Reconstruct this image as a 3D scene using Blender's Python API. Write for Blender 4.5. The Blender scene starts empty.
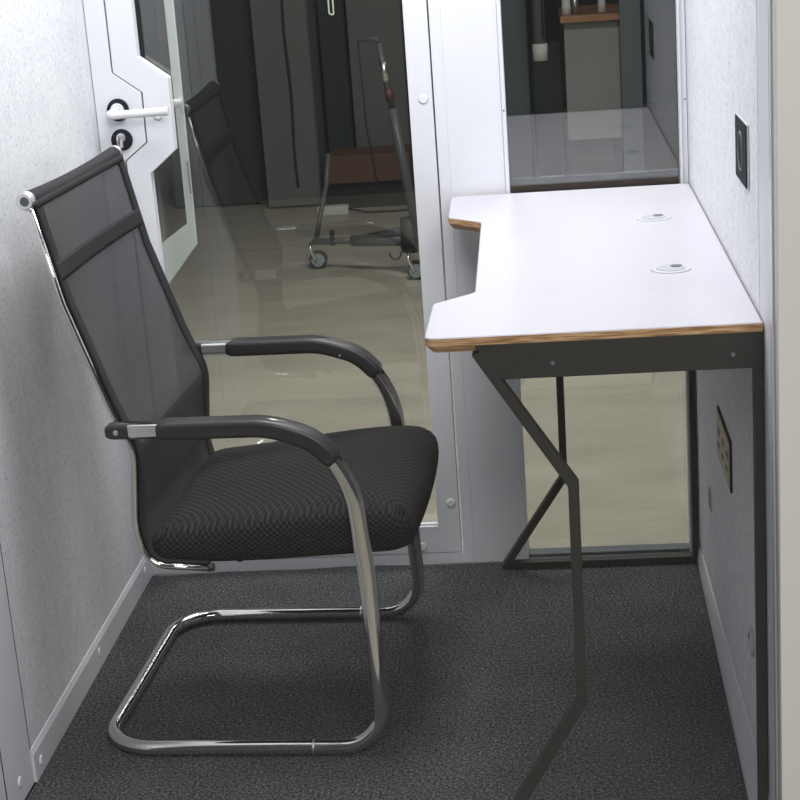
import bpy, bmesh, math, random
from mathutils import Vector, Matrix
random.seed(7)
SC = bpy.context.scene
COL = SC.collection
PI = math.pi
XL, XR = -0.559, 0.558          # inner faces of the side walls
YF = -1.20                      # front of the booth
HC = 2.10                       # ceiling height
ZO = -0.08                      # level of the workshop floor outside

# ------------------------------------------------------------------ materials
def mat(name, col=(.8, .8, .8), rough=.5, metal=0., spec=.5, coat=0.):
    m = bpy.data.materials.new(name); m.use_nodes = True
    b = m.node_tree.nodes['Principled BSDF']
    b.inputs['Base Color'].default_value = (*col, 1)
    b.inputs['Roughness'].default_value = rough
    b.inputs['Metallic'].default_value = metal
    b.inputs['Specular IOR Level'].default_value = spec
    b.inputs['Coat Weight'].default_value = coat
    return m

def nodes(m):
    nt = m.node_tree
    return nt, nt.nodes, nt.links, nt.nodes['Principled BSDF']

def coords(nt, scale=(1, 1, 1)):
    tc = nt.nodes.new('ShaderNodeTexCoord'); mp = nt.nodes.new('ShaderNodeMapping')
    mp.inputs['Scale'].default_value = scale
    nt.links.new(tc.outputs['Object'], mp.inputs['Vector'])
    return mp.outputs['Vector']

def noise(nt, vec, scale, detail=3, rough=.5):
    n = nt.nodes.new('ShaderNodeTexNoise')
    n.inputs['Scale'].default_value = scale; n.inputs['Detail'].default_value = detail
    n.inputs['Roughness'].default_value = rough
    nt.links.new(vec, n.inputs['Vector'])
    return n.outputs['Fac']

def ramp(nt, fac, stops):
    r = nt.nodes.new('ShaderNodeValToRGB')
    els = r.color_ramp.elements
    while len(els) < len(stops): els.new(.5)
    for e, (p, c) in zip(els, stops):
        e.position = p; e.color = (*c, 1)
    nt.links.new(fac, r.inputs['Fac'])
    return r.outputs['Color']

def bump(nt, h, strength, dist, bsdf):
    b = nt.nodes.new('ShaderNodeBump')
    b.inputs['Strength'].default_value = strength; b.inputs['Distance'].default_value = dist
    nt.links.new(h, b.inputs['Height']); nt.links.new(b.outputs['Normal'], bsdf.inputs['Normal'])

def math_node(nt, op, a, b=None):
    n = nt.nodes.new('ShaderNodeMath'); n.operation = op
    for i, v in enumerate((a, b)):
        if v is None: continue
        if isinstance(v, (int, float)): n.inputs[i].default_value = v
        else: nt.links.new(v, n.inputs[i])
    return n.outputs[0]

M = {}
M['white_paint'] = mat('white powder coat', (.80, .81, .85), .42)
M['white_trim'] = mat('white trim', (.74, .75, .79), .45)
M['gap'] = mat('dark gap', (.012, .012, .014), .95)
M['rubber'] = mat('black rubber', (.02, .02, .022), .6)
M['cap'] = mat('white screw cap', (.86, .87, .90), .35)

# speckled felt panel with short vertical fibres
m = mat('felt panel', (.8, .8, .8), .95, spec=.1); nt, N, L, B = nodes(m)
v = coords(nt, (1, .8, .85)); n1 = noise(nt, v, 150, 4, .7)
v2 = coords(nt, (1, 1, .6)); n2 = noise(nt, v2, 34, 4, .6)
c1 = ramp(nt, n1, [(.30, (.50, .52, .57)), (.42, (.74, .755, .795)), (.52, (.83, .84, .86))])
c2 = ramp(nt, n2, [(.35, (.93, .935, .945)), (.6, (1, 1, 1))])
mx = N.new('ShaderNodeMix'); mx.data_type = 'RGBA'; mx.blend_type = 'MULTIPLY'; mx.inputs[0].default_value = 1
L.new(c1, mx.inputs[6]); L.new(c2, mx.inputs[7]); L.new(mx.outputs[2], B.inputs['Base Color'])
bump(nt, n1, .25, .002, B); M['felt'] = m

# charcoal carpet
m = mat('charcoal carpet', (.04, .04, .04), 1, spec=.05); nt, N, L, B = nodes(m)
v = coords(nt); n1 = noise(nt, v, 210, 5, .9); n2 = noise(nt, v, 9, 3, .6)
c1 = ramp(nt, n1, [(.38, (.012, .0125, .013)), (.50, (.050, .051, .054)), (.60, (.20, .205, .215))])
c2 = ramp(nt, n2, [(.3, (.86, .88, .90)), (.7, (1.10, 1.10, 1.10))])
mx = N.new('ShaderNodeMix'); mx.data_type = 'RGBA'; mx.blend_type = 'MULTIPLY'; mx.inputs[0].default_value = 1
L.new(c1, mx.inputs[6]); L.new(c2, mx.inputs[7]); L.new(mx.outputs[2], B.inputs['Base Color'])
bump(nt, n1, .3, .003, B); M['carpet'] = m

# beige polished screed outside
m = mat('workshop concrete', (.4, .38, .3), .38); nt, N, L, B = nodes(m)
v = coords(nt, (1, 2.2, 1)); n1 = noise(nt, v, 3.2, 6, .62); n2 = noise(nt, v, 60, 3, .6)
c1 = ramp(nt, n1, [(.28, (.40, .37, .315)), (.5, (.48, .445, .38)), (.72, (.55, .515, .445))])
c2 = ramp(nt, n2, [(.3, (.92, .92, .92)), (.6, (1, 1, 1))])
mx = N.new('ShaderNodeMix'); mx.data_type = 'RGBA'; mx.blend_type = 'MULTIPLY'; mx.inputs[0].default_value = 1
L.new(c1, mx.inputs[6]); L.new(c2, mx.inputs[7]); L.new(mx.outputs[2], B.inputs['Base Color'])
M['concrete'] = m

def pane(name, f0, tint=(1, 1, 1), haze=0.):
    """clear glass sheet: see-through plus a mirror reflection growing towards grazing angles"""
    m = bpy.data.materials.new(name); m.use_nodes = True
    nt = m.node_tree; nt.nodes.clear(); N = nt.nodes; L = nt.links
    out = N.new('ShaderNodeOutputMaterial'); mix = N.new('ShaderNodeMixShader')
    tr = N.new('ShaderNodeBsdfTransparent'); gl = N.new('ShaderNodeBsdfGlossy')
    tr.inputs['Color'].default_value = (*tint, 1); gl.inputs['Roughness'].default_value = 0.0
    ge = N.new('ShaderNodeNewGeometry'); d = N.new('ShaderNodeVectorMath'); d.operation = 'DOT_PRODUCT'
    L.new(ge.outputs['Incoming'], d.inputs[0]); L.new(ge.outputs['Normal'], d.inputs[1])
    a = math_node(nt, 'ABSOLUTE', d.outputs['Value'])
    q = math_node(nt, 'SUBTRACT', 1.0, a); q = math_node(nt, 'POWER', q, 5.0)
    q = math_node(nt, 'MULTIPLY', q, 1 - f0); q = math_node(nt, 'ADD', q, f0)
    L.new(q, mix.inputs[0]); L.new(tr.outputs[0], mix.inputs[1]); L.new(gl.outputs[0], mix.inputs[2])
    L.new(mix.outputs[0], out.inputs['Surface'])
    return m
M['glass'] = pane('tinted double glazing', .105, (.89, .91, .90))
M['front_glass'] = pane('front glass', .018, (.985, .99, .99))

M['chrome'] = mat('chrome', (.72, .71, .69), .10, 1.)
M['satin'] = mat('brushed chrome', (.86, .86, .88), .34, 1.)
M['black_plastic'] = mat('black plastic', (.030, .031, .033), .42)
M['pad'] = mat('soft black armrest', (.028, .028, .031), .38)
M['black_metal'] = mat('black powder coated steel', (.026, .026, .024), .6)
M['black_trim'] = mat('matt black', (.018, .020, .028), .75, spec=.2)
M['laminate'] = mat('white laminate', (.60, .585, .645), .32)
M['lever'] = mat('white lever', (.80, .81, .84), .3)

# plywood edge with thin plies
m = mat('plywood edge', (.4, .22, .1), .5); nt, N, L, B = nodes(m)
v = coords(nt, (.05, .05, 1)); n1 = noise(nt, v, 620, 1, .3)
v2 = coords(nt, (1, 1, 3)); n2 = noise(nt, v2, 40, 4, .6)
c1 = ramp(nt, n1, [(.36, (.34, .18, .075)), (.46, (.52, .31, .15)), (.60, (.66, .43, .24))])
c2 = ramp(nt, n2, [(.3, (.88, .86, .84)), (.6, (1, 1, 1))])
mx = N.new('ShaderNodeMix'); mx.data_type = 'RGBA'; mx.blend_type = 'MULTIPLY'; mx.inputs[0].default_value = 1
L.new(c1, mx.inputs[6]); L.new(c2, mx.inputs[7]); L.new(mx.outputs[2], B.inputs['Base Color'])
M['ply'] = m

# see-through net of the backrest
m = mat('backrest net', (.035, .036, .038), .8); nt, N, L, B = nodes(m)
v = coords(nt); n1 = noise(nt, v, 900, 2, .8)
f = math_node(nt, 'SUBTRACT', n1, .44); f = math_node(nt, 'MULTIPLY', f, 1.3)
cl = N.new('ShaderNodeClamp'); L.new(f, cl.inputs[0]); cl.inputs[1].default_value = .04; cl.inputs[2].default_value = .36
tr = N.new('ShaderNodeBsdfTransparent'); mix = N.new('ShaderNodeMixShader')
L.new(cl.outputs[0], mix.inputs[0]); L.new(B.outputs[0], mix.inputs[1]); L.new(tr.outputs[0], mix.inputs[2])
L.new(mix.outputs[0], N['Material Output'].inputs['Surface'])
c1 = ramp(nt, n1, [(.3, (.014, .015, .016)), (.7, (.048, .050, .053))]); L.new(c1, B.inputs['Base Color'])
M['net'] = m
M['hem'] = mat('black woven hem', (.022, .023, .025), .8, spec=.3)

# air-mesh seat fabric: rows of small raised cells
m = mat('seat air mesh', (.03, .03, .03), .85, spec=.25); nt, N, L, B = nodes(m)
tc = N.new('ShaderNodeTexCoord'); sx = N.new('ShaderNodeSeparateXYZ'); L.new(tc.outputs['Object'], sx.inputs[0])
wob = noise(nt, tc.outputs['Object'], 60, 2, .5)
xx = math_node(nt, 'MULTIPLY', sx.outputs[0], 2*PI/.0105)
yy_ = math_node(nt, 'MULTIPLY', math_node(nt, 'SUBTRACT', sx.outputs[1], math_node(nt, 'MULTIPLY', sx.outputs[2], 2.2)), 2*PI/.0170)
xx = math_node(nt, 'ADD', xx, math_node(nt, 'MULTIPLY', wob, 3.0))
a_ = math_node(nt, 'SINE', xx); b_ = math_node(nt, 'SINE', yy_)
hh = math_node(nt, 'ADD', math_node(nt, 'MULTIPLY', math_node(nt, 'MULTIPLY', a_, b_), .5), .5)
c1 = ramp(nt, hh, [(.15, (.006, .006, .0065)), (.55, (.015, .015, .0155)), (.92, (.036, .036, .037))])
L.new(c1, B.inputs['Base Color']); bump(nt, hh, .7, .0025, B); M['seat'] = m

M['outlet'] = mat('bronze outlet plate', (.42, .36, .27), .45)
M['outlet_dark'] = mat('outlet openings', (.10, .09, .075), .6)
M['post'] = mat('warm grey outer cladding', (.78, .765, .735), .6)
M['dark_wall'] = mat('dark workshop wall', (.055, .062, .062), .8)
M['grey_panel'] = mat('grey furniture panel', (.20, .20, .195), .6)
M['bench_panel'] = mat('light grey bench panel', (.34, .34, .33), .6)
M['dark_panel'] = mat('dark furniture panel', (.05, .056, .06), .6)
M['slate'] = mat('slate panel', (.13, .15, .17), .6)
M['bar'] = mat('blue black bar', (.055, .062, .085), .6)
M['gasket'] = mat('pale grey gasket', (.42, .42, .43), .6)
m = mat('orange wood', (.40, .20, .10), .5); nt, N, L, B = nodes(m)
v = coords(nt, (1, 1, 8)); n1 = noise(nt, v, 6, 4, .6)
L.new(ramp(nt, n1, [(.3, (.30, .14, .065)), (.7, (.50, .26, .13))]), B.inputs['Base Color']); M['wood'] = m
M['crate'] = mat('dark red brown wood', (.16, .075, .045), .6)
M['dolly'] = mat('grey painted steel', (.10, .11, .115), .45)
M['wheel'] = mat('pale blue castor wheel', (.30, .36, .37), .4)
M['white_plastic'] = mat('white plastic', (.75, .75, .72), .5)
M['red'] = mat('red grip', (.13, .05, .045), .5)

# ------------------------------------------------------------------ mesh tools
def box(bm, x0, x1, y0, y1, z0, z1, mi=0):
    vs = [bm.verts.new(p) for p in ((x0,y0,z0),(x1,y0,z0),(x1,y1,z0),(x0,y1,z0),(x0,y0,z1),(x1,y0,z1),(x1,y1,z1),(x0,y1,z1))]
    for f in ((0,3,2,1),(4,5,6,7),(0,1,5,4),(1,2,6,5),(2,3,7,6),(3,0,4,7)):
        bm.faces.new([vs[i] for i in f]).material_index = mi
    return vs

def prism_y(bm, pts, y0, y1, mi=0):
    """polygon given in (x, z), extruded along y"""
    a = [bm.verts.new((x, y0, z)) for x, z in pts]; b = [bm.verts.new((x, y1, z)) for x, z in pts]
    n = len(pts)
    bm.faces.new(a).material_index = mi; bm.faces.new(b[::-1]).material_index = mi
    for i in range(n): bm.faces.new((a[i], b[i], b[(i+1) % n], a[(i+1) % n])).material_index = mi

def cyl(bm, c0, c1, r0, r1=None, n=24, mi=0, caps=True):
    c0, c1 = Vector(c0), Vector(c1); r1 = r0 if r1 is None else r1
    d = (c1 - c0).normalized(); u = d.orthogonal().normalized(); w = d.cross(u)
    A = [bm.verts.new(c0 + (u*math.cos(2*PI*i/n) + w*math.sin(2*PI*i/n))*r0) for i in range(n)]
    Bv = [bm.verts.new(c1 + (u*math.cos(2*PI*i/n) + w*math.sin(2*PI*i/n))*r1) for i in range(n)]
    for i in range(n):
        f = bm.faces.new((A[i], A[(i+1) % n], Bv[(i+1) % n], Bv[i])); f.material_index = mi; f.smooth = True
    if caps:
        bm.faces.new(A[::-1]).material_index = mi; bm.faces.new(Bv).material_index = mi

def dome(bm, c, axis, r, h, n=20, mi=0):
    h = h*.7
    """low button: chamfered disc"""
    c = Vector(c); axis = Vector(axis).normalized()
    cyl(bm, c, c + axis*h*.55, r, r*.97, n, mi)
    cyl(bm, c + axis*h*.55, c + axis*h, r*.97, r*.70, n, mi)

def fillet(pts, radii, seg=10):
    """polyline with rounded corners"""
    pts = [Vector(p) for p in pts]; out = [pts[0]]
    for i in range(1, len(pts)-1):
        p, a, b = pts[i], pts[i-1], pts[i+1]
        r = radii[i] if isinstance(radii, (list, tuple)) else radii
        u = (a-p).normalized(); v = (b-p).normalized(); ang = u.angle(v)
        if r <= 0 or ang > PI-.02: out.append(p); continue
        t = min(r/math.tan(ang/2), (a-p).length*.49, (b-p).length*.49); rr = t*math.tan(ang/2)
        bis = (u+v).normalized(); c = p + bis*(rr/math.sin(ang/2))
        s = p+u*t-c; e = p+v*t-c; tot = s.angle(e); ax = s.cross(e).normalized()
        for k in range(seg+1): out.append(c + Matrix.Rotation(tot*k/seg, 3, ax) @ s)
    out.append(pts[-1]); return out

def sweep(bm, path, sec, up=(0, 1, 0), mi=0, smooth=True, caps=True, closed=False):
    """sweep a closed 2-D section (list of (a, b); b along `up`) along a path"""
    up = Vector(up); rings = []; n = len(path)
    for i, p in enumerate(path):
        if closed: t = path[(i+1) % n] - path[i-1]
        else: t = (path[min(i+1, n-1)] - path[max(i-1, 0)])
        t.normalize()
        side = t.cross(up)
        if side.length < .05: side = t.orthogonal()
        side.normalize(); u2 = side.cross(t).normalized()
        s = sec(i/(n-1)) if callable(sec) else sec
        rings.append([bm.verts.new(p + side*a + u2*b) for a, b in s])
    k = len(rings[0])
    for i in range(n if closed else n-1):
        r0, r1 = rings[i], rings[(i+1) % n]
        for j in range(k):
            f = bm.faces.new((r0[j], r0[(j+1) % k], r1[(j+1) % k], r1[j])); f.material_index = mi; f.smooth = smooth
    if caps and not closed:
        bm.faces.new(rings[0][::-1]).material_index = mi; bm.faces.new(rings[-1]).material_index = mi

def circ(r, n=20, ry=None):
    ry = ry or r
    return [(r*math.cos(2*PI*i/n), ry*math.sin(2*PI*i/n)) for i in range(n)]

def tube(bm, path, r, n=20, mi=0, closed=False):
    """round tube with a parallel-transported frame"""
    path = [Vector(p) for p in path]; N = len(path); rings = []
    t0 = (path[1]-path[0]).normalized(); u = t0.orthogonal().normalized()
    for i, p in enumerate(path):
        t = (path[(i+1) % N]-path[i-1]).normalized() if closed else (path[min(i+1, N-1)]-path[max(i-1, 0)]).normalized()
        u = (u - t*u.dot(t)).normalized(); w = t.cross(u)
        rings.append([bm.verts.new(p + (u*math.cos(2*PI*k/n) + w*math.sin(2*PI*k/n))*r) for k in range(n)])
    for i in range(N-1):
        for k in range(n):
            f = bm.faces.new((rings[i][k], rings[i][(k+1) % n], rings[i+1][(k+1) % n], rings[i+1][k])); f.smooth = True; f.material_index = mi
    bm.faces.new(rings[0][::-1]).material_index = mi; bm.faces.new(rings[-1]).material_index = mi

def obj(name, bm, mats, parent=None, bevel=0., seg=2, loc=None):
    bmesh.ops.recalc_face_normals(bm, faces=bm.faces)
    me = bpy.data.meshes.new(name); bm.to_mesh(me); bm.free()
    if not isinstance(mats, (list, tuple)): mats = [mats]
    for x in mats: me.materials.append(x)
    o = bpy.data.objects.new(name, me); COL.objects.link(o)
    if parent: o.parent = parent
    if loc: o.location = loc
    if bevel:
        b = o.modifiers.new('bevel', 'BEVEL'); b.width = bevel; b.segments = seg
        b.limit_method = 'ANGLE'; b.angle_limit = math.radians(40); b.harden_normals = False
    return o

def tag(o, label=None, cat=None, group=None, kind=None):
    for k, v in (('label', label), ('category', cat), ('group', group), ('kind', kind)):
        if v: o[k] = v
    return o

def thing(name, label=None, cat=None, loc=(0, 0, 0), rz=0, kind=None, group=None):
    o = bpy.data.objects.new(name, None); COL.objects.link(o)
    o.location = loc; o.rotation_euler = (0, 0, rz); o.empty_display_size = .05
    return tag(o, label, cat, group, kind)

def struct(name, bm, mats, parent=None, bevel=0.):
    o = obj(name, bm, mats, parent, bevel)
    if parent is None: o['kind'] = 'structure'
    return o

def B_(*boxes):
    bm = bmesh.new()
    for b in boxes: box(bm, *b)
    return bm

# ------------------------------------------------------------------ booth shell
# carpet with a slightly wandering cut edge along the back
bm = bmesh.new()
nx = 60; edge = []
for i in range(nx+1):
    x = -.556 + 1.112*i/nx
    edge.append((x, -.004 - .004*math.sin(x*9) - .003*math.sin(x*23+1)))
top_b = [bm.verts.new((x, y, 0)) for x, y in edge]; top_f = [bm.verts.new((x, YF+.03, 0)) for x, y in edge]
bot_b = [bm.verts.new((x, y, -.02)) for x, y in edge]; bot_f = [bm.verts.new((x, YF+.03, -.02)) for x, y in edge]
for i in range(nx):
    bm.faces.new((top_f[i], top_f[i+1], top_b[i+1], top_b[i])); bm.faces.new((top_b[i], top_b[i+1], bot_b[i+1], bot_b[i]))
    bm.faces.new((bot_f[i], bot_b[i], bot_b[i+1], bot_f[i+1])); bm.faces.new((top_f[i], bot_f[i], bot_f[i+1], top_f[i+1]))
bm.faces.new((top_f[0], top_b[0], bot_b[0], bot_f[0])); bm.faces.new((top_f[-1], bot_f[-1], bot_b[-1], top_b[-1]))
struct('floor', bm, M['carpet'])
struct('trim_1', B_((XL-.08, XR+.08, YF, .055, ZO, -.0201)), M['white_trim'])['label'] = 'white base tray under the booth carpet'
struct('ceiling', B_((XL-.08, XR+.2, YF, .06, HC, HC+.06)), M['white_paint'])

# left wall: backing, felt panel, white frame slabs with hairline gaps, skirting
wl = struct('wall_left', B_((XL-.08, XL-.004, YF, .06, -.02, HC)), M['gap'])
g = .0016
obj('felt_panel', B_((XL-.004, XL-.0008, -.856+g, -.0301, .052, HC)), M['felt'], wl)
obj('frame_strip', B_((XL-.004, XL, -.985+g, -.856-g, .0, HC)), M['white_trim'], wl, .0006)
obj('frame_strip', B_((XL-.004, XL, YF, -.985-g*1.6, .0, HC)), M['white_trim'], wl, .0006)
obj('frame_strip', B_((XL-.004, XL-.0004, -.030, .0, .0, HC)), M['white_trim'], wl)
obj('seam_shade', B_((XL-.004, XL-.0002, -.8580, -.8540, .056, HC)), M['gap'], wl)  # dark strips laid in the gaps, painting the shade between the slabs
obj('seam_shade', B_((XL-.004, XL-.0001, -.9895, -.9825, .0, HC)), M['gap'], wl)
bm = bmesh.new()
sec = [(XL-.004, .0), (XL+.0045, .0), (XL+.0045, .046), (XL+.001, .055), (XL-.004, .055)]
a = [bm.verts.new((x, -.856-g, z)) for x, z in sec]; b = [bm.verts.new((x, -.002, z)) for x, z in sec]
bm.faces.new(a); bm.faces.new(b[::-1])
for i in range(5): bm.faces.new((a[i], b[i], b[(i+1) % 5], a[(i+1) % 5]))
bl = struct('baseboard_left', bm, M['white_trim'])
for y, z in ((-.826, .022), (-.440, .030), (-.060, .032)):
    bm = bmesh.new(); dome(bm, (XL+.0045, y, z), (1, 0, 0), .0085, .0025); obj('screw_cap', bm, M['cap'], bl)
bm = bmesh.new(); dome(bm, (XL, -.922, .036), (1, 0, 0), .0095, .0025); obj('screw_cap', bm, M['cap'], wl)

# right wall
wr = struct('wall_right', B_((XR+.004, XR+.08, -1.165, .06, -.02, HC)), M['gap'])
obj('felt_panel', B_((XR+.0005, XR+.004, -1.042+g, -.030, .05, HC)), M['felt'], wr)
obj('frame_strip', B_((XR, XR+.004, -1.165, -1.042-g, .0, HC)), M['white_trim'], wr, .0006)
obj('frame_strip', B_((XR+.0004, XR+.004, -.030, .0, .0, HC)), M['white_trim'], wr)
obj('seam_shade', B_((XR+.0002, XR+.004, -1.0440, -1.0400, .075, HC)), M['gap'], wr)  # same dark strip, the shade of this gap put in as colour
bm = bmesh.new()
def rsec(y):
    t = -y/1.1
    return [(XR+.004, 0), (XR-.004-.013*t, 0), (XR-.004-.013*t, .012), (XR-.001, .034+.038*t), (XR+.004, .036+.038*t)]
a = [bm.verts.new((x, -1.10, z)) for x, z in rsec(-1.1)]; b = [bm.verts.new((x, -.002, z)) for x, z in rsec(0)]
bm.faces.new(a); bm.faces.new(b[::-1])
for i in range(5): bm.faces.new((a[i], b[i], b[(i+1) % 5], a[(i+1) % 5]))
struct('baseboard_right', bm, M['white_trim'])
# stepped front profile of the booth on the right, and its warm grey outer cladding
t2 = struct('trim_2', B_((XR+.0035, XR+.08, -1.1785, -1.1655, -.02, HC)), M['white_trim'], None, .002)
t2['label'] = 'white front edge profile of the right wall'
obj('gasket', B_((XR+.002, XR+.0034, -1.178, -1.166, -.02, HC)), M['gasket'], t2)
t3 = struct('trim_3', B_((XR+.0015, XR+.45, YF-.001, -1.179, ZO, HC+.06)), M['post'], None, .002)
t3['label'] = 'warm grey outer cladding at the right edge'

# ------------------------------------------------------------------ back wall
ZT = 2.04
wb = struct('wall_back', B_((XL-.004, XR+.004, .0015, .06, ZT, HC), (XL-.02, XL+.0, .0, .06, -.02, HC),
                            (XR+.0, XR+.02, .0, .06, -.02, HC)), M['white_paint'])
XD = .087                                     # right seam of the door
obj('mullion', B_((XD+g, .1105, .0, .06, .0, ZT), (.1105, .2135, .0005, .06, .0, ZT)), M['white_paint'], wb, .0008)
obj('sill', B_((.2135, XR-.002, .0005, .036, -.0199, .0045)), M['white_trim'], wb, .0008)
obj('threshold', B_((XL, XD+g, .0005, .06, .0, .0218)), M['white_paint'], wb, .0008)
obj('frame_strip', B_((.5475, XR-.001, .0005, .06, .0046, ZT)), M['white_paint'], wb, .0008)
bm = bmesh.new(); dome(bm, (.2175, -.004, .905), (0, -1, 0), .0018, .001); obj('screw', bm, M['slate'], wb)
bm = bmesh.new(); dome(bm, (.5535, .0005, .905), (0, -1, 0), .0018, .001); obj('screw', bm, M['slate'], wb)

# ---- glass door
door = thing('door_1', kind='structure', loc=(0, 0, 0)); door['label'] = 'white framed glass door with lever handle'
seam = [(-.5155, ZT), (-.5175, 1.021), (-.4655, .981), (-.4665, .886), (-.511, .853), (-.513, .0225)]
bm = bmesh.new()
prism_y(bm, [(x-g, z) for x, z in seam] + [(XL+.0015, .0225), (XL+.0015, ZT)], .0, .028)
obj('lock_stile', bm, M['white_paint'], door, .0008)
inner = [(-.4625, ZT), (-.4665, 1.047), (-.412, 1.005), (-.4135, .868), (-.4655, .826), (-.463, .080)]
XJ = .041
bm = bmesh.new()
# leaf frame as one ring: left stile, bottom rail, right stile
prism_y(bm, [(x+g, z) for x, z in seam[:-1]] + [(-.512, .0235), (XD-g, .0235), (XD-g, ZT), (XJ, ZT), (XJ, .080)] + inner[::-1][0:0] + [(-.463, .080)] + inner[::-1][1:], .0, .028)
obj('door_frame', bm, M['white_paint'], door, .0008)
obj('gap_backing', B_((-.5205, -.4600, .0285, .032, .85, ZT), (-.5165, -.508, .0285, .032, .0225, .85)), M['gap'], door)
bm = bmesh.new(); box(bm, -.463, XJ, .006, .012, .0805, .0845); obj('glazing_bead', bm, M['cap'], door, .001)
obj('glass', B_((-.466, XJ+.004, .0330, .0375, .075, ZT)), M['glass'], door)
# rim of the outer skin round the lock, seen through the glass
rim_o = [(-.393, ZT), (-.4015, .673), (-.475, .586)]
rim_i = [(-.475, .677), (-.4165, .716), (-.4125, ZT)]
bm = bmesh.new()
prism_y(bm, [(.291+(x-.291)*1.0215, 1.295+(z-1.295)*1.0215) for x, z in rim_o + rim_i], .120, .134)
M['gasket'] = mat('pale grey gasket', (.42, .42, .43), .6)
M['rim'] = mat('outer skin grey white', (.80, .83, .80), .5)
obj('outer_rim', bm, M['rim'], door, .0015)
bm = bmesh.new(); tube(bm, fillet([(-.500, .134, .9465), (-.500, .098, .9465), (-.410, .098, .9465)], .008, 6), .0078); obj('pale_bar', bm, M['lever'], door)  # pale lever-shaped bar between the glass and the rim
bm = bmesh.new(); box(bm, -.4185, -.4145, .116, .1195, .765, .830); obj('strike_plate', bm, M['gasket'], door)
for x, z in ((.068, .935), (.070, .129), (.006, .037), (-.30, .037)):
    bm = bmesh.new(); dome(bm, (x, 0, z), (0, -1, 0), .0095, .003); obj('screw_cap', bm, M['cap'], door)
bm = bmesh.new(); dome(bm, (-.439, 0, .935), (0, -1, 0), .0085, .002); obj('screw_cap', bm, M['cap'], door)
# lever handle, key
h = obj('door_handle', (lambda b: (cyl(b, (-.5145, .0, .951), (-.5145, -.006, .951), .0215, .0205, 32), b)[1])(bmesh.new()), M['black_trim'], door)
bm = bmesh.new()
cyl(bm, (-.5145, -.006, .951), (-.5145, -.012, .951), .0135, .0125)
tube(bm, fillet([(-.5145, -.010, .951), (-.5235, -.046, .946), (-.408, -.046, .948)], .008, 6), .0080)
obj('lever', bm, M['lever'], h)
bm = bmesh.new(); cyl(bm, (-.5135, 0, .894), (-.5135, -.006, .894), .021, .020, 32)
ky = obj('lock_escutcheon', bm, M['black_trim'], door)
bm = bmesh.new(); cyl(bm, (-.5135, -.006, .899), (-.5135, -.009, .899), .0085); box(bm, -.5165, -.5105, -.010, -.0065, .880, .899)
obj('keyhole_plate', bm, M['satin'], ky)
bm = bmesh.new(); box(bm, -.5145, -.5125, -.022, -.009, .896, .902)
cyl(bm, (-.5145, -.030, .897), (-.5125, -.030, .897), .0085, n=16); box(bm, -.5145, -.5125, -.034, -.027, .870, .892)
obj('key', bm, M['satin'], ky)

# ---- fixed window right of the door
win = thing('window_1', kind='structure'); win['label'] = 'tall fixed window behind the desk'
bm = bmesh.new()
box(bm, .2140, .2215, -.004, .030, .0050, ZT); box(bm, .5430, .5472, -.004, .030, .0050, ZT)
obj('window_frame', bm, M['white_paint'], win, .0012)
bm = bmesh.new(); box(bm, .2217, .5428, -.001, .0305, .0050, .0125); obj('bottom_rail', bm, M['slate'], win, .0012)
obj('pane', B_((.2217, .5428, .0310, .0355, .0050, ZT)), M['glass'], win)
bm = bmesh.new(); box(bm, .2217, .5428, .0395, .055, .690, .768); obj('dark_band', bm, M['bar'], win)  # blue black band behind the glass at desk height

# ---- front glazing of the booth
fw = thing('window_2', kind='structure'); fw['label'] = 'clear front glass of the booth'
obj('pane', B_((XL+.001, XR-.002, -1.171, -1.165, .0005, HC-.001)), M['front_glass'], fw)

# ------------------------------------------------------------------ fittings on the right wall
s = thing('wall_socket', 'black square control plate with round ring on the right wall above desk', 'switch plate', (XR, -.884, .938))
obj('back_plate', B_((-.0025, .0, -.063, .063, -.044, .043)), M['satin'], s, .0008)
obj('front_plate', B_((-.0040, -.0025, -.060, .062, -.042, .042)), M['black_trim'], s, .0008)
bm = bmesh.new()
tube(bm, [Vector((-.0040, .024*math.cos(2*PI*i/32), .026*math.sin(2*PI*i/32))) for i in range(33)], .0016, 8); obj('ring', bm, M['slate'], s)
s = thing('power_outlet', 'bronze outlet plate with dark rim on the right wall under desk', 'outlet', (XR, -.577, .413))
obj('rim', B_((-.003, .0, -.098, .098, -.043, .043)), M['black_trim'], s, .001)
obj('plate', B_((-.0045, -.003, -.093, .093, -.039, .039)), M['outlet'], s, .001)
bm = bmesh.new()
for yy in (-.06, 0, .06):
    bm = bmesh.new(); box(bm, -.0052, -.0045, yy-.016, yy+.004, .006, .016); obj('socket_hole', bm, M['outlet_dark'], s)
    bm = bmesh.new(); box(bm, -.0052, -.0045, yy-.010, yy+.012, -.018, -.010); obj('socket_hole', bm, M['outlet_dark'], s)
s = thing('vent_slot', 'small oval vent cover low on the right wall near window', 'vent', (XR, -.30, .225))
M['vent'] = mat('grey vent plastic', (.55, .56, .58), .6)
bm = bmesh.new(); cyl(bm, (-.0015, 0, 0), (0, 0, 0), .026, .028, 28)
for vv in bm.verts: vv.co.z *= .8
obj('cover', bm, M['vent'], s)
bm = bmesh.new()
for k in range(-2, 3): box(bm, -.0021, -.0015, -.018, .018, k*.007-.001, k*.007+.001)
obj('grille', bm, M['outlet_dark'], s)
s = thing('cable_port', 'round grey cable port near carpet on right wall by front leg', 'cable port', (XR, -.914, .226))
bm = bmesh.new(); tube(bm, [Vector((-.002, .021*math.cos(2*PI*i/32), .017*math.sin(2*PI*i/32))) for i in range(33)], .0028, 10); obj('ring', bm, M['vent'], s)
bm = bmesh.new(); cyl(bm, (0, 0, 0), (-.002, 0, 0), .0165, n=24); obj('plug', bm, M['satin'], s)

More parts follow.
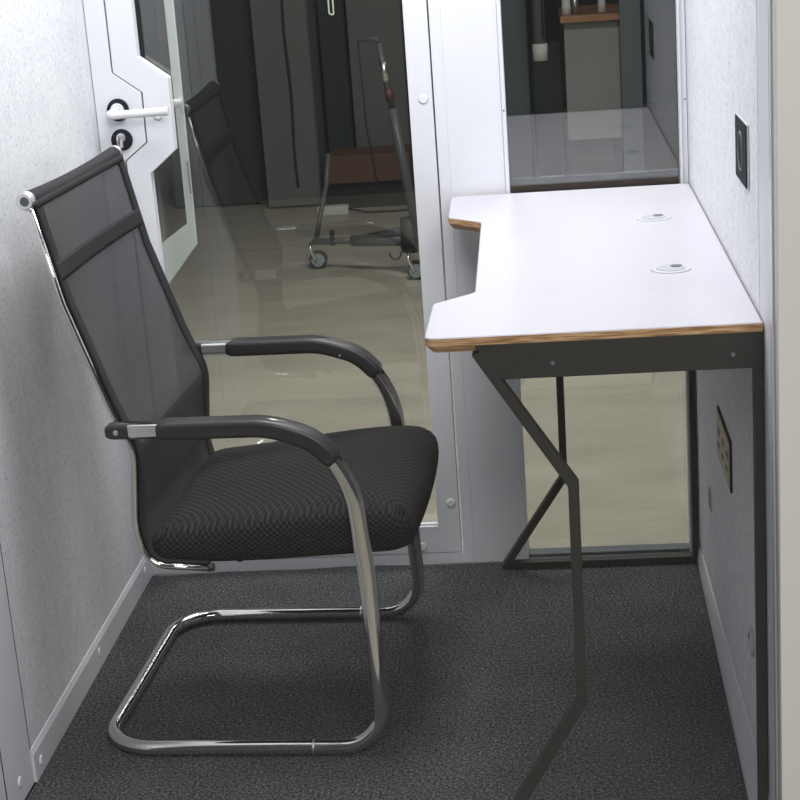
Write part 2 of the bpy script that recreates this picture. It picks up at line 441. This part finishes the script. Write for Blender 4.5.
# ------------------------------------------------------------------ desk
D = thing('desk', 'white topped desk with plywood edge and black zigzag steel legs', 'desk', (.34, -.56, 0))
def W(x, y, z=0): return (x-.34, y+.56, z)
outline = [(.110, -.013), (.114, -.226), (.1745, -.287), (.1815, -.833), (.1245, -.892), (.1235, -1.087), (XR-.0015, -1.087), (XR-.0015, -.013)]
op = fillet([Vector((*p, 0)) for p in [(.3, -.013)] + outline + [(.3, -.013)]], [0, .012, .012, .03, .03, .016, .018, .001, .001, 0], 8)
op = [p for i, p in enumerate(op) if i == 0 or (p-op[i-1]).length > 1e-5][:-1]
def inset(poly, d):
    n = len(poly); out = []
    for i in range(n):
        a, p, b = poly[i-1], poly[i], poly[(i+1) % n]
        e1 = (p-a).normalized(); e2 = (b-p).normalized()
        n1 = Vector((-e1.y, e1.x, 0)); n2 = Vector((-e2.y, e2.x, 0)); q = (n1+n2).normalized()
        out.append(p + q*d/max(.5, q.dot(n1)))
    return out
area = sum(op[i-1].x*op[i].y - op[i].x*op[i-1].y for i in range(len(op)))
sgn = 1 if area > 0 else -1
bm = bmesh.new(); rings = []
for d, z in ((.0015, .750), (0, .7485), (0, .7385), (.009, .7285)):
    rings.append([bm.verts.new(W(p.x, p.y, z)) for p in inset(op, d*sgn)])
f = bm.faces.new(rings[0]); f.material_index = 0
for a, b, mi in ((rings[0], rings[1], 0), (rings[1], rings[2], 1), (rings[2], rings[3], 1)):
    for i in range(len(a)):
        f = bm.faces.new((a[i], a[(i+1) % len(a)], b[(i+1) % len(a)], b[i])); f.material_index = mi
bm.faces.new(rings[3]).material_index = 1
obj('desktop', bm, [M['laminate'], M['ply']], D)
M['lid'] = mat('light grey lid', (.50, .51, .54), .35)
M['grommet'] = mat('pale grey grommet', (.62, .63, .66), .3)
for x, y in ((.4685, -.345), (.4665, -.750)):
    bm = bmesh.new(); c = Vector(W(x, y, .750))
    cyl(bm, c, c+Vector((0, 0, .002)), .0295, .0275, 36)
    gr = obj('cable_grommet', bm, M['grommet'], D)
    bm = bmesh.new(); cyl(bm, c+Vector((0, 0, .002)), c+Vector((0, 0, .0032)), .0215, .0205, 32); obj('lid', bm, M['lid'], gr)
    bm = bmesh.new(); q = c+Vector((.008, .008, .0033)); cyl(bm, q, q+Vector((0, 0, .0008)), .0085, n=20); obj('cable_slot', bm, M['slate'], gr)
def bar(bm, pts, w, y0, y1):
    """flat mitred bar in the x-z plane"""
    pts = [Vector((x, 0, z)) for x, z in pts]; L_, R_ = [], []
    for i, p in enumerate(pts):
        e1 = (p-pts[i-1]).normalized() if i else (pts[1]-p).normalized()
        e2 = (pts[i+1]-p).normalized() if i < len(pts)-1 else e1
        n1 = Vector((-e1.z, 0, e1.x)); n2 = Vector((-e2.z, 0, e2.x)); q = (n1+n2).normalized(); k = w/2/q.dot(n1)
        L_.append(p+q*k); R_.append(p-q*k)
    poly = [(p.x, p.z) for p in L_] + [(p.x, p.z) for p in R_[::-1]]
    prism_y(bm, poly, y0, y1)
for y0, y1, zu, zl, xa in ((-1.0868, -1.0635, .540, .224, .3065), (-.053, -.030, .546, .190, .298)):
    xo, yo = -.34, .56
    bm = bmesh.new(); bar(bm, [(.190+xo, .7280), (xa+.0015+xo, zu), (xa+xo, zl), (.172+xo, .003)], .0145, y0+yo, y1+yo)
    for vv in bm.verts: vv.co.z = min(max(vv.co.z, .0005), .7284)
    obj('leg', bm, M['black_metal'], D, .0015)
    bm = bmesh.new(); box(bm, .5445+xo, .5565+xo, y0+yo, y1+yo, .0005, .7284); obj('leg', bm, M['black_metal'], D, .0015)
    ya = y0 if y0 < -.5 else y1-.004
    bm = bmesh.new(); prism_y(bm, [(.188+xo, .7382), (.556+xo, .7382), (.556+xo, .690), (.2165+xo, .690)], y0+yo+.0003, y1+yo-.0015); obj('apron', bm, M['black_metal'], D, .001)
    bm = bmesh.new(); box(bm, .188+xo, .544+xo, y0+yo+.002, y1+yo-.002, .0005, .0155); obj('floor_bar', bm, M['black_metal'], D, .0015)
    for bx in (.288, .518):
        bm = bmesh.new(); dome(bm, (bx+xo, y0+yo+.0003, .709), (0, -1, 0), .0035, .002, 14); obj('bolt', bm, M['slate'], D)
for x in (.215, .50):
    bm = bmesh.new(); box(bm, x-.34, x+.02-.34, -1.0635+.56, -.053+.56, .702, .7284); obj('side_rail', bm, M['black_metal'], D, .0015)

# ------------------------------------------------------------------ chair
CH = thing('office_chair', 'black mesh back cantilever chair with chrome tube frame and armrests', 'chair', (-.2, -.523, 0), math.radians(-2.7))
TR = .0118; YA = .243
zb = TR + .0008
bm = bmesh.new()
half = [Vector((x, -YA, z)) for x, z in [(-.165, .5445), (.068, .544), (.144, .515), (.186, .443), (.199, .300), (.2085, zb), (-.257, zb)]]
half = [Vector((p.x, -(YA + .021*min(1, max(0, (.45-p.z)/.43))), p.z)) for p in half]
other = [Vector((p.x, -p.y, p.z)) for p in half[::-1]]
path = fillet(half + other, [0, .12, .14, .22, .5, .068, .085, .085, .068, .5, .22, .14, .12, 0], 12)
tube(bm, path, TR, 24)
bm.verts.ensure_lookup_table()
for i, p in enumerate(path):          # the tube is flattened to an oval where it rises
    if p.z < .03 or p.x < -.2: continue
    k = 1 + .22*min(1, max(0, (p.z-.06)/.12))
    for j in range(24):
        v_ = bm.verts[i*24+j]; o_ = v_.co-p; v_.co = p + Vector((o_.x*k, o_.y*.92, o_.z*k))
obj('frame', bm, M['chrome'], CH)
for sy in (-1, 1):
    bm = bmesh.new(); cyl(bm, (.092, sy*(YA+.0208), zb), (.095, sy*(YA+.0208), zb), TR+.0006, n=24); obj('tube_joint', bm, M['satin'], CH)
# back rails: slim tube, kinked, curling forward under the seat
rail_pts = [(-.268, .902), (-.236, .746), (-.179, .566), (-.153, .510), (-.165, .380), (-.152, .3175), (-.055, .3110)]
def railpath(y, dx=0): return fillet([Vector((x+dx, y, z)) for x, z in rail_pts], [0, .05, .6, .09, .10, .05, 0], 10)
for sy in (-1, 1):
    bm = bmesh.new(); sweep(bm, railpath(sy*.2325), circ(.0056, 16, .0075))
    r = obj('back_rail', bm, M['chrome'], CH)
    bm = bmesh.new(); cyl(bm, (-.056, sy*.2325, .3110), (-.046, sy*.2325, .3112), .0072, .006, 16); obj('rail_plug', bm, M['black_plastic'], r)
# backrest net
def railfn(n=60):
    pth = railpath(0); acc = [0]
    for i in range(1, len(pth)): acc.append(acc[-1] + (pth[i]-pth[i-1]).length)
    out = []
    for k in range(n+1):
        s_ = acc[-1]*k/n; j = 1
        while j < len(acc)-1 and acc[j] < s_: j += 1
        t = (s_-acc[j-1])/max(1e-9, acc[j]-acc[j-1]); out.append((pth[j-1].lerp(pth[j], t), s_))
    return out
sp = [q for q in railfn(120) if q[0].z < .903 and (q[0].z > .335 or True)]
cols = [-.2345, -.228, -.218, -.2095, -.16, -.11, -.06, 0, .06, .11, .16, .2095, .218, .228, .2345]
def backgrid(colsel, rowsel, dx, mats, name, smooth=True, thick=0):
    bm = bmesh.new(); rows = []
    NRM = {}
    for i, (p, s_) in enumerate(sp):
        t = sp[min(i+1, len(sp)-1)][0]-sp[max(i-1, 0)][0]; t.normalize(); NRM[s_] = Vector((-t.z, 0, t.x))
    for p, s_ in rowsel:
        q_ = NRM[s_]; p = p + q_*(.0065 + dx); dx_ = 0
        bow = .010*math.sin(PI*min(1, max(0, (s_-.02)/.5)))
        rows.append([bm.verts.new((p.x - bow*(1-(y/.229)**2), y, p.z)) for y in colsel])
    for i in range(len(rows)-1):
        for j in range(len(colsel)-1):
            f = bm.faces.new((rows[i][j], rows[i][j+1], rows[i+1][j+1], rows[i+1][j])); f.smooth = True
    o = obj(name, bm, mats, CH)
    if thick:
        sm = o.modifiers.new('solid', 'SOLIDIFY'); sm.thickness = thick; sm.offset = 0
    return o
back = backgrid(cols, sp, .0, M['net'], 'backrest')
for sel, rs in (([-.2355, -.228, -.218, -.2085], sp), ([.2085, .218, .228, .2365], sp)):
    o = backgrid(sel, rs, .0015, M['hem'], 'side_hem', thick=.0022); o.parent = back
low = [q for q in sp if q[0].z < .505]
o = backgrid(cols, low, -.0025, M['hem'], 'low_back_shade', thick=.001); o.parent = back  # dark sheet added behind the lower net, standing in for the shade there
band = [q for q in sp if .775 < q[0].z < .808]
o = backgrid(cols, band, .0020, M['hem'], 'cross_band', thick=.0020); o.parent = back
topb = [q for q in sp if q[0].z > .886]
o = backgrid(cols, topb, .0020, M['hem'], 'top_hem', thick=.0020); o.parent = back
bm = bmesh.new()
n = 28; ring_prev = None
XC = -.2725
ys = [-.2285 + .457*i/40 for i in range(41)]
for y in ys:
    sag = -.006*(1-(y/.2285)**2); rr = .0135
    ring = [bm.verts.new((XC+sag*.3+rr*math.cos(2*PI*k/n), y, .905+sag+rr*math.sin(2*PI*k/n))) for k in range(n)]
    if ring_prev:
        for k in range(n):
            f = bm.faces.new((ring_prev[k], ring_prev[(k+1) % n], ring[(k+1) % n], ring[k])); f.smooth = True
    else: bm.faces.new(ring[::-1])
    ring_prev = ring
bm.faces.new(ring_prev)
roll = obj('top_roll', bm, M['hem'], CH)
for sy in (-1, 1):
    bm = bmesh.new(); cyl(bm, (XC, sy*.2285, .905), (XC, sy*.240, .905), .0140, .0140, 32)
    cyl(bm, (XC, sy*.240, .905), (XC, sy*.2425, .905), .0140, .0115, 32)
    c = obj('roll_cap', bm, M['satin'], roll)
    bm = bmesh.new(); cyl(bm, (XC, sy*.2425, .905), (XC, sy*.2433, .905), .0072, .006, 20); obj('cap_insert', bm, M['dolly'], c)
# seat cushion
def rrect(x0, x1, hy, r, n=9, bulge=.0):
    pts = []
    for cx, cy, a0 in ((x1-r, hy-r, 0), (x0+r, hy-r, 90), (x0+r, -hy+r, 180), (x1-r, -hy+r, 270)):
        for k in range(n+1):
            a = math.radians(a0+90*k/n); pts.append((cx+r*math.cos(a), cy+r*math.sin(a)))
    res = []
    for i in range(len(pts)):
        p, q = pts[i], pts[(i+1) % len(pts)]; m_ = max(1, int(math.dist(p, q)/.02))
        for k in range(m_): res.append((p[0]+(q[0]-p[0])*k/m_, p[1]+(q[1]-p[1])*k/m_))
    return [(x + bulge*(1-(y/hy)**2)*(x > (x0+x1)/2+.08), y) for x, y in res]
prof = [(.16, .320), (.08, .318), (.03, .3145), (.010, .3150), (.002, .320), (0, .334), (.0005, .352), (.003, .363), (.008, .3715), (.016, .3775), (.03, .3825), (.06, .387), (.11, .389), (.155, .390), (.19, .3905)]
base_o = rrect(-.157, .267, .2265, .030, bulge=.008)
cxm = .06
bm = bmesh.new(); rings = []
for ins, z in prof:
    fx = 1-ins/.207; fy = 1-ins/.2255
    ring = []
    for x, y in base_o:
        X = cxm + (x-cxm)*fx; Y = y*fy
        zz = z
        if z > .345: zz += .002 + .017*math.sin(PI*.5*max(-1, min(1, (X-.02)/.2))) - .007*max(0, (X-.20)/.07)**2
        else: zz += .013*max(0, (X+.02)/.28)**1.3
        ring.append(bm.verts.new((X, Y, zz)))
    rings.append(ring)
for a, b in zip(rings, rings[1:]):
    for i in range(len(a)):
        f = bm.faces.new((a[i], a[(i+1) % len(a)], b[(i+1) % len(a)], b[i])); f.smooth = True
bm.faces.new(rings[0]); f = bm.faces.new(rings[-1]); f.smooth = True
seat = obj('seat', bm, M['seat'], CH)
bm = bmesh.new(); box(bm, -.09, .20, -.17, .17, .3085, .320); obj('seat_pan', bm, M['black_plastic'], seat, .004)
for x in (-.02, .14):
    bm = bmesh.new(); z_ = .3025 if x < 0 else .340
    tube(bm, [Vector((x, -.17, z_)), Vector((x, .17, z_))] if x < 0 else [Vector((.188, -YA-.003, z_)), Vector((.188, YA+.003, z_))], .0085, 14)
    obj('cross_tube', bm, M['black_metal'], CH)
# armrests: black bracket, ribbed chrome sleeve, soft pad following the tube
def rsec2(w, hgt, r, n=5):
    pts = []
    for cx, cy, a0 in ((w/2-r, hgt/2-r, 0), (-w/2+r, hgt/2-r, 90), (-w/2+r, -hgt/2+r, 180), (w/2-r, -hgt/2+r, 270)):
        for k in range(n+1):
            a = math.radians(a0+90*k/n); pts.append((cx+r*math.cos(a), cy+r*math.sin(a)))
    return pts
for sy in (-1, 1):
    y = sy*YA
    bm = bmesh.new()
    pth = [Vector((x, y, .5445)) for x in (-.1895, -.187, -.182, -.176, -.153)]
    def sc(t, s0=rsec2(.0245, .0250, .006)):
        k = (.62, .82, .95, 1, 1)[min(4, int(round(t*4)))]; return [(a*k, b) for a, b in s0]
    sweep(bm, pth, sc, smooth=False)
    br = obj('arm_bracket', bm, M['black_plastic'], CH, .001)
    bm = bmesh.new(); cyl(bm, (-.172, y+sy*.0124, .5445), (-.172, y+sy*.0142, .5445), .0042, .0036, 16); obj('screw', bm, M['satin'], br)
    bm = bmesh.new()
    ribs = []
    for k in range(5): ribs.append((-.0100+.005*k-.0, 0))
    sec_ = rsec2(.0195, .0225, .004)
    sweep(bm, [Vector((x, y, .545)) for x in (-.154, -.140, -.128, -.09)], sec_, smooth=False)
    for k in range(5): box(bm, -.152, -.095, y-.0120 if sy < 0 else y+.0108, y-.0108 if sy < 0 else y+.0120, .5365+.004*k, .5387+.004*k)
    obj('chrome_sleeve', bm, M['satin'], br, .0005)
    bm = bmesh.new()
    cl = fillet([Vector((x, y, z)) for x, z in [(-.107, .5445), (.063, .5450), (.130, .523), (.163, .487)]], [0, .16, .12, 0], 14)
    # densify
    cl2 = []
    for p, q in zip(cl, cl[1:]):
        k = max(1, int((q-p).length/.008))
        for i in range(k): cl2.append(p.lerp(q, i/k))
    cl2.append(cl[-1])
    def psec(t):
        s0 = rsec2(.0280, .0400, .0075, 6)
        e = min(1, t/.035, (1-t)/.022); k = .72+.28*math.sqrt(max(0, 1-(1-e)**2)); k2 = .85+.15*k
        return [(a*k, b*k2*(1-.10*max(0, t-.6))) for a, b in s0]
    sweep(bm, cl2, psec)
    pd = obj('armrest_pad', bm, M['pad'], CH)
    bm = bmesh.new(); cyl(bm, (.100, y-sy*.0192, .5270), (.100, y-sy*.0206, .5270), .0022, n=10); obj('pad_screw', bm, M['satin'], pd)

# ------------------------------------------------------------------ the workshop outside
struct('workshop_floor', B_((-5, 6, -5, 9, ZO-.05, ZO)), M['concrete'])
struct('workshop_wall', B_((-5, 6, 8.0, 8.1, ZO, 3.25)), M['dark_wall'])
struct('workshop_ceiling', B_((-5, 6, .3, 9, 3.25, 3.35)), M['dark_wall'])
YP = 4.6
def cab(x0, x1, z0, z1, m_, name, label, cat, y=YP, dep=.45, part='panel', group=None):
    k = (y+.35+3.213)/(y+3.213); y += .35; x0 = .291+(x0-.291)*k; x1 = .291+(x1-.291)*k
    t = thing(name, label, cat, ((x0+x1)/2, y+dep/2, ZO))
    w = (x1-x0)/2
    obj('carcass', B_((-w, w, -dep/2+.02, dep/2, z0-ZO, z1-ZO)), m_, t, .004)
    obj('door_panel', B_((-w+.004, w-.004, -dep/2, -dep/2+.0195, z0-ZO+.01, z1-ZO-.006)), m_, t, .003)
    return t
cab(-1.45, -.995, ZO, 1.6, M['dark_panel'], 'storage_cabinet', 'dark cabinet outside, left behind glass door', 'cabinet')
t = cab(-.985, -.735, ZO, 1.7, M['grey_panel'], 'storage_cabinet', 'grey tall cabinet outside, behind the hanging black cable', 'cabinet', y=4.45)
bm = bmesh.new(); tube(bm, [Vector((-.835-.0*k, 4.43, 1.2-.045*k)) + Vector((.004*math.sin(k*.5), 0, 0)) for k in range(26)], .007, 8)
tag(obj('hanging_cable', bm, M['rubber']), 'thin black cable hanging down in front of the tall grey cabinet', 'cable')
cab(-.725, -.60, .0, 1.6, M['dark_panel'], 'storage_cabinet', 'narrow dark cabinet outside between the two grey ones', 'cabinet', y=4.75)
cab(-.590, -.335, ZO, 1.6, M['grey_panel'], 'storage_cabinet', 'grey cabinet outside standing behind the wooden crate', 'cabinet', y=4.72)
cab(-.330, .01, ZO, 1.7, M['dark_panel'], 'storage_cabinet', 'dark cabinet outside mostly hidden by the door frame', 'cabinet', y=4.75)
# wooden crate on the floor
t = thing('wooden_crate', 'reddish brown wooden crate low on the workshop floor behind the wheeled stand', 'crate', (-.545, 4.72, ZO))
obj('crate_box', B_((-.185, .21, -.06, .2, .125, .255)), M['crate'], t, .004)
obj('crate_base', B_((-.20, .215, -.02, .2, .0, .124)), M['rubber'], t, .003)
# white adapter on the floor with its cord
t = thing('power_adapter', 'white power adapter lying on the workshop floor behind wheeled stand', 'power adapter', (-.70, 4.56, ZO))
obj('adapter_body', B_((-.073, .073, -.03, .03, .0, .042)), M['white_plastic'], t, .006)
bm = bmesh.new(); tube(bm, fillet([Vector((.073, 0, .022)), Vector((.16, -.02, .006)), Vector((.30, -.03, .006)), Vector((.48, -.02, .012))], .05, 6), .0055, 8)
obj('cord', bm, M['rubber'], t)

# wheeled stand
t = thing('wheeled_stand', 'grey wheeled stand with leaning pole outside the glass door', 'equipment stand', (-.42, 3.2, ZO))
def P(x, y, z): return Vector((x+.42, y-3.2, z-ZO))
bm = bmesh.new(); tube(bm, [P(-.635, 3.35, .030), P(-.44, 3.27, .042)], .013, 12); obj('leg', bm, M['dolly'], t)
bm = bmesh.new(); tube(bm, [P(-.47, 3.28, .040), P(-.23, 3.15, .055)], .023, 12); tube(bm, [P(-.43, 3.26, .046), P(-.20, 3.13, .10)], .020, 10)
obj('leg_sleeve', bm, M['dolly'], t)
bm = bmesh.new(); tube(bm, [P(-.24, 3.15, .01), P(-.235, 3.15, .14)], .034, 14); tube(bm, [P(-.24, 3.15, .13), P(-.19, 3.14, .05)], .026, 10)
obj('hub', bm, M['dark_panel'], t)
bm = bmesh.new(); tube(bm, [P(-.553, 3.31, .020), P(-.553, 3.31, .078)], .009, 10); obj('knob', bm, M['rubber'], t)
bm = bmesh.new(); tube(bm, [P(-.625, 3.35, .03), P(-.605, 3.38, .12), P(-.575, 3.42, .24), P(-.56, 3.45, .36)], .010, 10); obj('brace', bm, M['dolly'], t)
pole0, pole1 = P(-.205, 3.13, .09), P(-.300, 3.13, .80)
bm = bmesh.new(); tube(bm, [pole0, pole0.lerp(pole1, .66)], .019, 12); tube(bm, [pole0.lerp(pole1, .66), pole1], .012, 12); obj('pole', bm, M['dolly'], t)
bm = bmesh.new(); tube(bm, [pole0.lerp(pole1, .80), pole0.lerp(pole1, .90)], .0135, 10); obj('grip', bm, M['satin'], t)
bm = bmesh.new(); tube(bm, [pole0.lerp(pole1, .70), pole0.lerp(pole1, .76)], .0155, 10); obj('collar', bm, M['red'], t)
bm = bmesh.new(); tube(bm, fillet([pole1, pole1+Vector((-.005, 0, .015)), pole1+Vector((-.075, 0, .015))], .006, 4), .008, 8); obj('handle', bm, M['dolly'], t)
bm = bmesh.new(); tube(bm, [pole1+Vector((-.075, 0, .012)), pole1+Vector((-.068, 0, -.30)), pole1+Vector((-.04, 0, -.55))], .0035, 6); obj('pull_wire', bm, M['rubber'], t)
bm = bmesh.new(); tube(bm, [P(-.30+.022*math.cos(a), 3.2, .0+.028*math.sin(a)) for a in [PI+i*PI/10 for i in range(11)]], .004, 6); obj('hook', bm, M['rubber'], t)
for cx_, cy_ in ((-.622, 3.36), (-.212, 3.06)):
    wz = ZO+.036
    bm = bmesh.new(); cyl(bm, P(cx_, cy_-.012, wz), P(cx_, cy_+.012, wz), .036, n=28); w_ = obj('castor', bm, M['rubber'], t)
    bm = bmesh.new(); cyl(bm, P(cx_, cy_-.0135, wz), P(cx_, cy_+.0135, wz), .026, n=24); obj('wheel_disc', bm, M['wheel'], w_)
    bm = bmesh.new(); tube(bm, [P(cx_-.008, cy_-.017, wz), P(cx_-.028, cy_-.017, wz+.050), P(cx_-.026, cy_, wz+.068)], .007, 8); obj('fork', bm, M['satin'], w_)

# right of the mullion, through the window: workbench with grey panel, dark pillar, light tube
t = thing('workbench', 'workbench with orange wooden top and grey side panel seen through window', 'workbench', (.52, 4.85, ZO))
obj('bench_top', B_((-.135, .150, -.30, .35, .800, .830)), M['wood'], t, .003)
obj('side_panel', B_((-.120, .125, -.24, -.215, .27, .799)), M['bench_panel'], t, .003)
obj('leg', B_((-.120, -.085, -.21, -.17, .0, .799)), M['dark_panel'], t); obj('leg', B_((.09, .125, -.21, -.17, .0, .799)), M['dark_panel'], t)
for k, (x, r, hh, col) in enumerate(((.415, .022, .07, 'white_plastic'), (.455, .016, .10, 'satin'), (.575, .020, .06, 'white_plastic'))):
    bm = bmesh.new(); cyl(bm, (0, 0, 0), (0, 0, hh), r, r*.85, 20); cyl(bm, (0, 0, hh), (0, 0, hh+.02), r*.4, r*.4, 14)
    o = obj('jar', bm, M[col], loc=(x, 4.62+.03*k, ZO+.8305))
    tag(o, ('white squat jar at left end of the workbench top', 'slim silver bottle beside the white jar on the workbench', 'white jar at right end of the workbench top')[k], 'jar')
bm = bmesh.new(); box(bm, .645, .735, 4.5, 4.6, ZO, 2.6); tag(struct('pillar', bm, M['slate']), 'slate blue pillar right of the workbench', 'pillar')
cab(.02, .235, ZO, 1.6, M['slate'], 'storage_cabinet', 'slate cabinet outside at the left edge of the window', 'cabinet', y=4.7)
cab(.25, .385, ZO, .60, M['dark_panel'], 'storage_cabinet', 'low dark cabinet outside under the pale upright duct', 'cabinet', y=4.72)
t = thing('upright_duct', 'pale grey upright duct with rounded end seen through window', 'duct', (.29, 4.6, ZO))
bm = bmesh.new(); tube(bm, [Vector((0, 0, .715)), Vector((0, 0, 3.3295))], .028, 16); obj('duct_body', bm, M['grey_panel'], t)
bm = bmesh.new(); tube(bm, [Vector((0, 0, .640)), Vector((0, 0, .7145))], .034, 16); obj('duct_mouth', bm, M['rim'], t)
bm = bmesh.new(); cyl(bm, (.016, -.03, .74), (.016, -.03, 3.329), .003, n=8); obj('cable', bm, M['rubber'], t)
# hanging light tube
m = mat('lit tube', (1, 1, .8), .5); m.node_tree.nodes['Principled BSDF'].inputs['Emission Color'].default_value = (.85, 1, .75, 1)
m.node_tree.nodes['Principled BSDF'].inputs['Emission Strength'].default_value = .55
bm = bmesh.new(); tube(bm, fillet([Vector((-.638, 4.5, 3.25)), Vector((-.638, 4.5, .835)), Vector((-.618, 4.5, .825)), Vector((-.618, 4.5, 3.25))], .008, 4), .0035, 8)
tag(obj('light_tube', bm, m), 'thin bent light tube hanging in front of the dark cabinet', 'lamp')

# ------------------------------------------------------------------ lights
def area(name, loc, rot, sx, sy, power, col):
    l = bpy.data.lights.new(name, 'AREA'); l.shape = 'RECTANGLE'; l.size = sx; l.size_y = sy; l.energy = power; l.color = col
    o = bpy.data.objects.new(name, l); COL.objects.link(o); o.location = loc; o.rotation_euler = rot; return o
area('booth_ceiling_light', (0.02, -.50, HC-.03), (0, 0, 0), .50, .70, 15.5, (.985, .975, 1.0))
area('workshop_light', (.30, 1.25, 2.7), (0, 0, 0), 1.0, .7, 76, (1, .955, .88))
area('front_light', (.9, -4.2, 2.9), (math.radians(52), 0, math.radians(10)), 1.8, 1.4, 88, (1, .975, .95))
area('bench_fill', (1.3, 3.9, 3.0), (0, 0, 0), .8, .8, 7, (1, .96, .9))  # added fill for the dim floor by the bench, no fixture there

w = bpy.data.worlds.new('world'); SC.world = w; w.use_nodes = True
w.node_tree.nodes['Background'].inputs[0].default_value = (.86, .93, 1, 1)
w.node_tree.nodes['Background'].inputs[1].default_value = .06

# ------------------------------------------------------------------ camera
f_, yaw, pitch, roll = 1700.5, math.radians(5.479), math.radians(16.328), math.radians(-4.215)
fwd = Vector((-math.sin(yaw)*math.cos(pitch), math.cos(yaw)*math.cos(pitch), -math.sin(pitch)))
rt = fwd.cross(Vector((0, 0, 1))).normalized(); up = rt.cross(fwd)
r2 = rt*math.cos(roll) + up*math.sin(roll); u2 = -rt*math.sin(roll) + up*math.cos(roll)
cam = bpy.data.cameras.new('camera'); co = bpy.data.objects.new('camera', cam); COL.objects.link(co)
cam.sensor_width = 36; cam.lens = f_/800*36; cam.clip_start = .05
co.matrix_world = Matrix(((r2.x, u2.x, -fwd.x, .291), (r2.y, u2.y, -fwd.y, -3.213), (r2.z, u2.z, -fwd.z, 1.295), (0, 0, 0, 1)))
SC.camera = co
SC.view_settings.view_transform = 'Standard'; SC.view_settings.look = 'None'
SC.view_settings.gamma = 1; SC.view_settings.use_curve_mapping = False; SC.view_settings.exposure = 0.0
SC.cycles.max_bounces = 10; SC.cycles.transparent_max_bounces = 24
SC.cycles.use_denoising = True
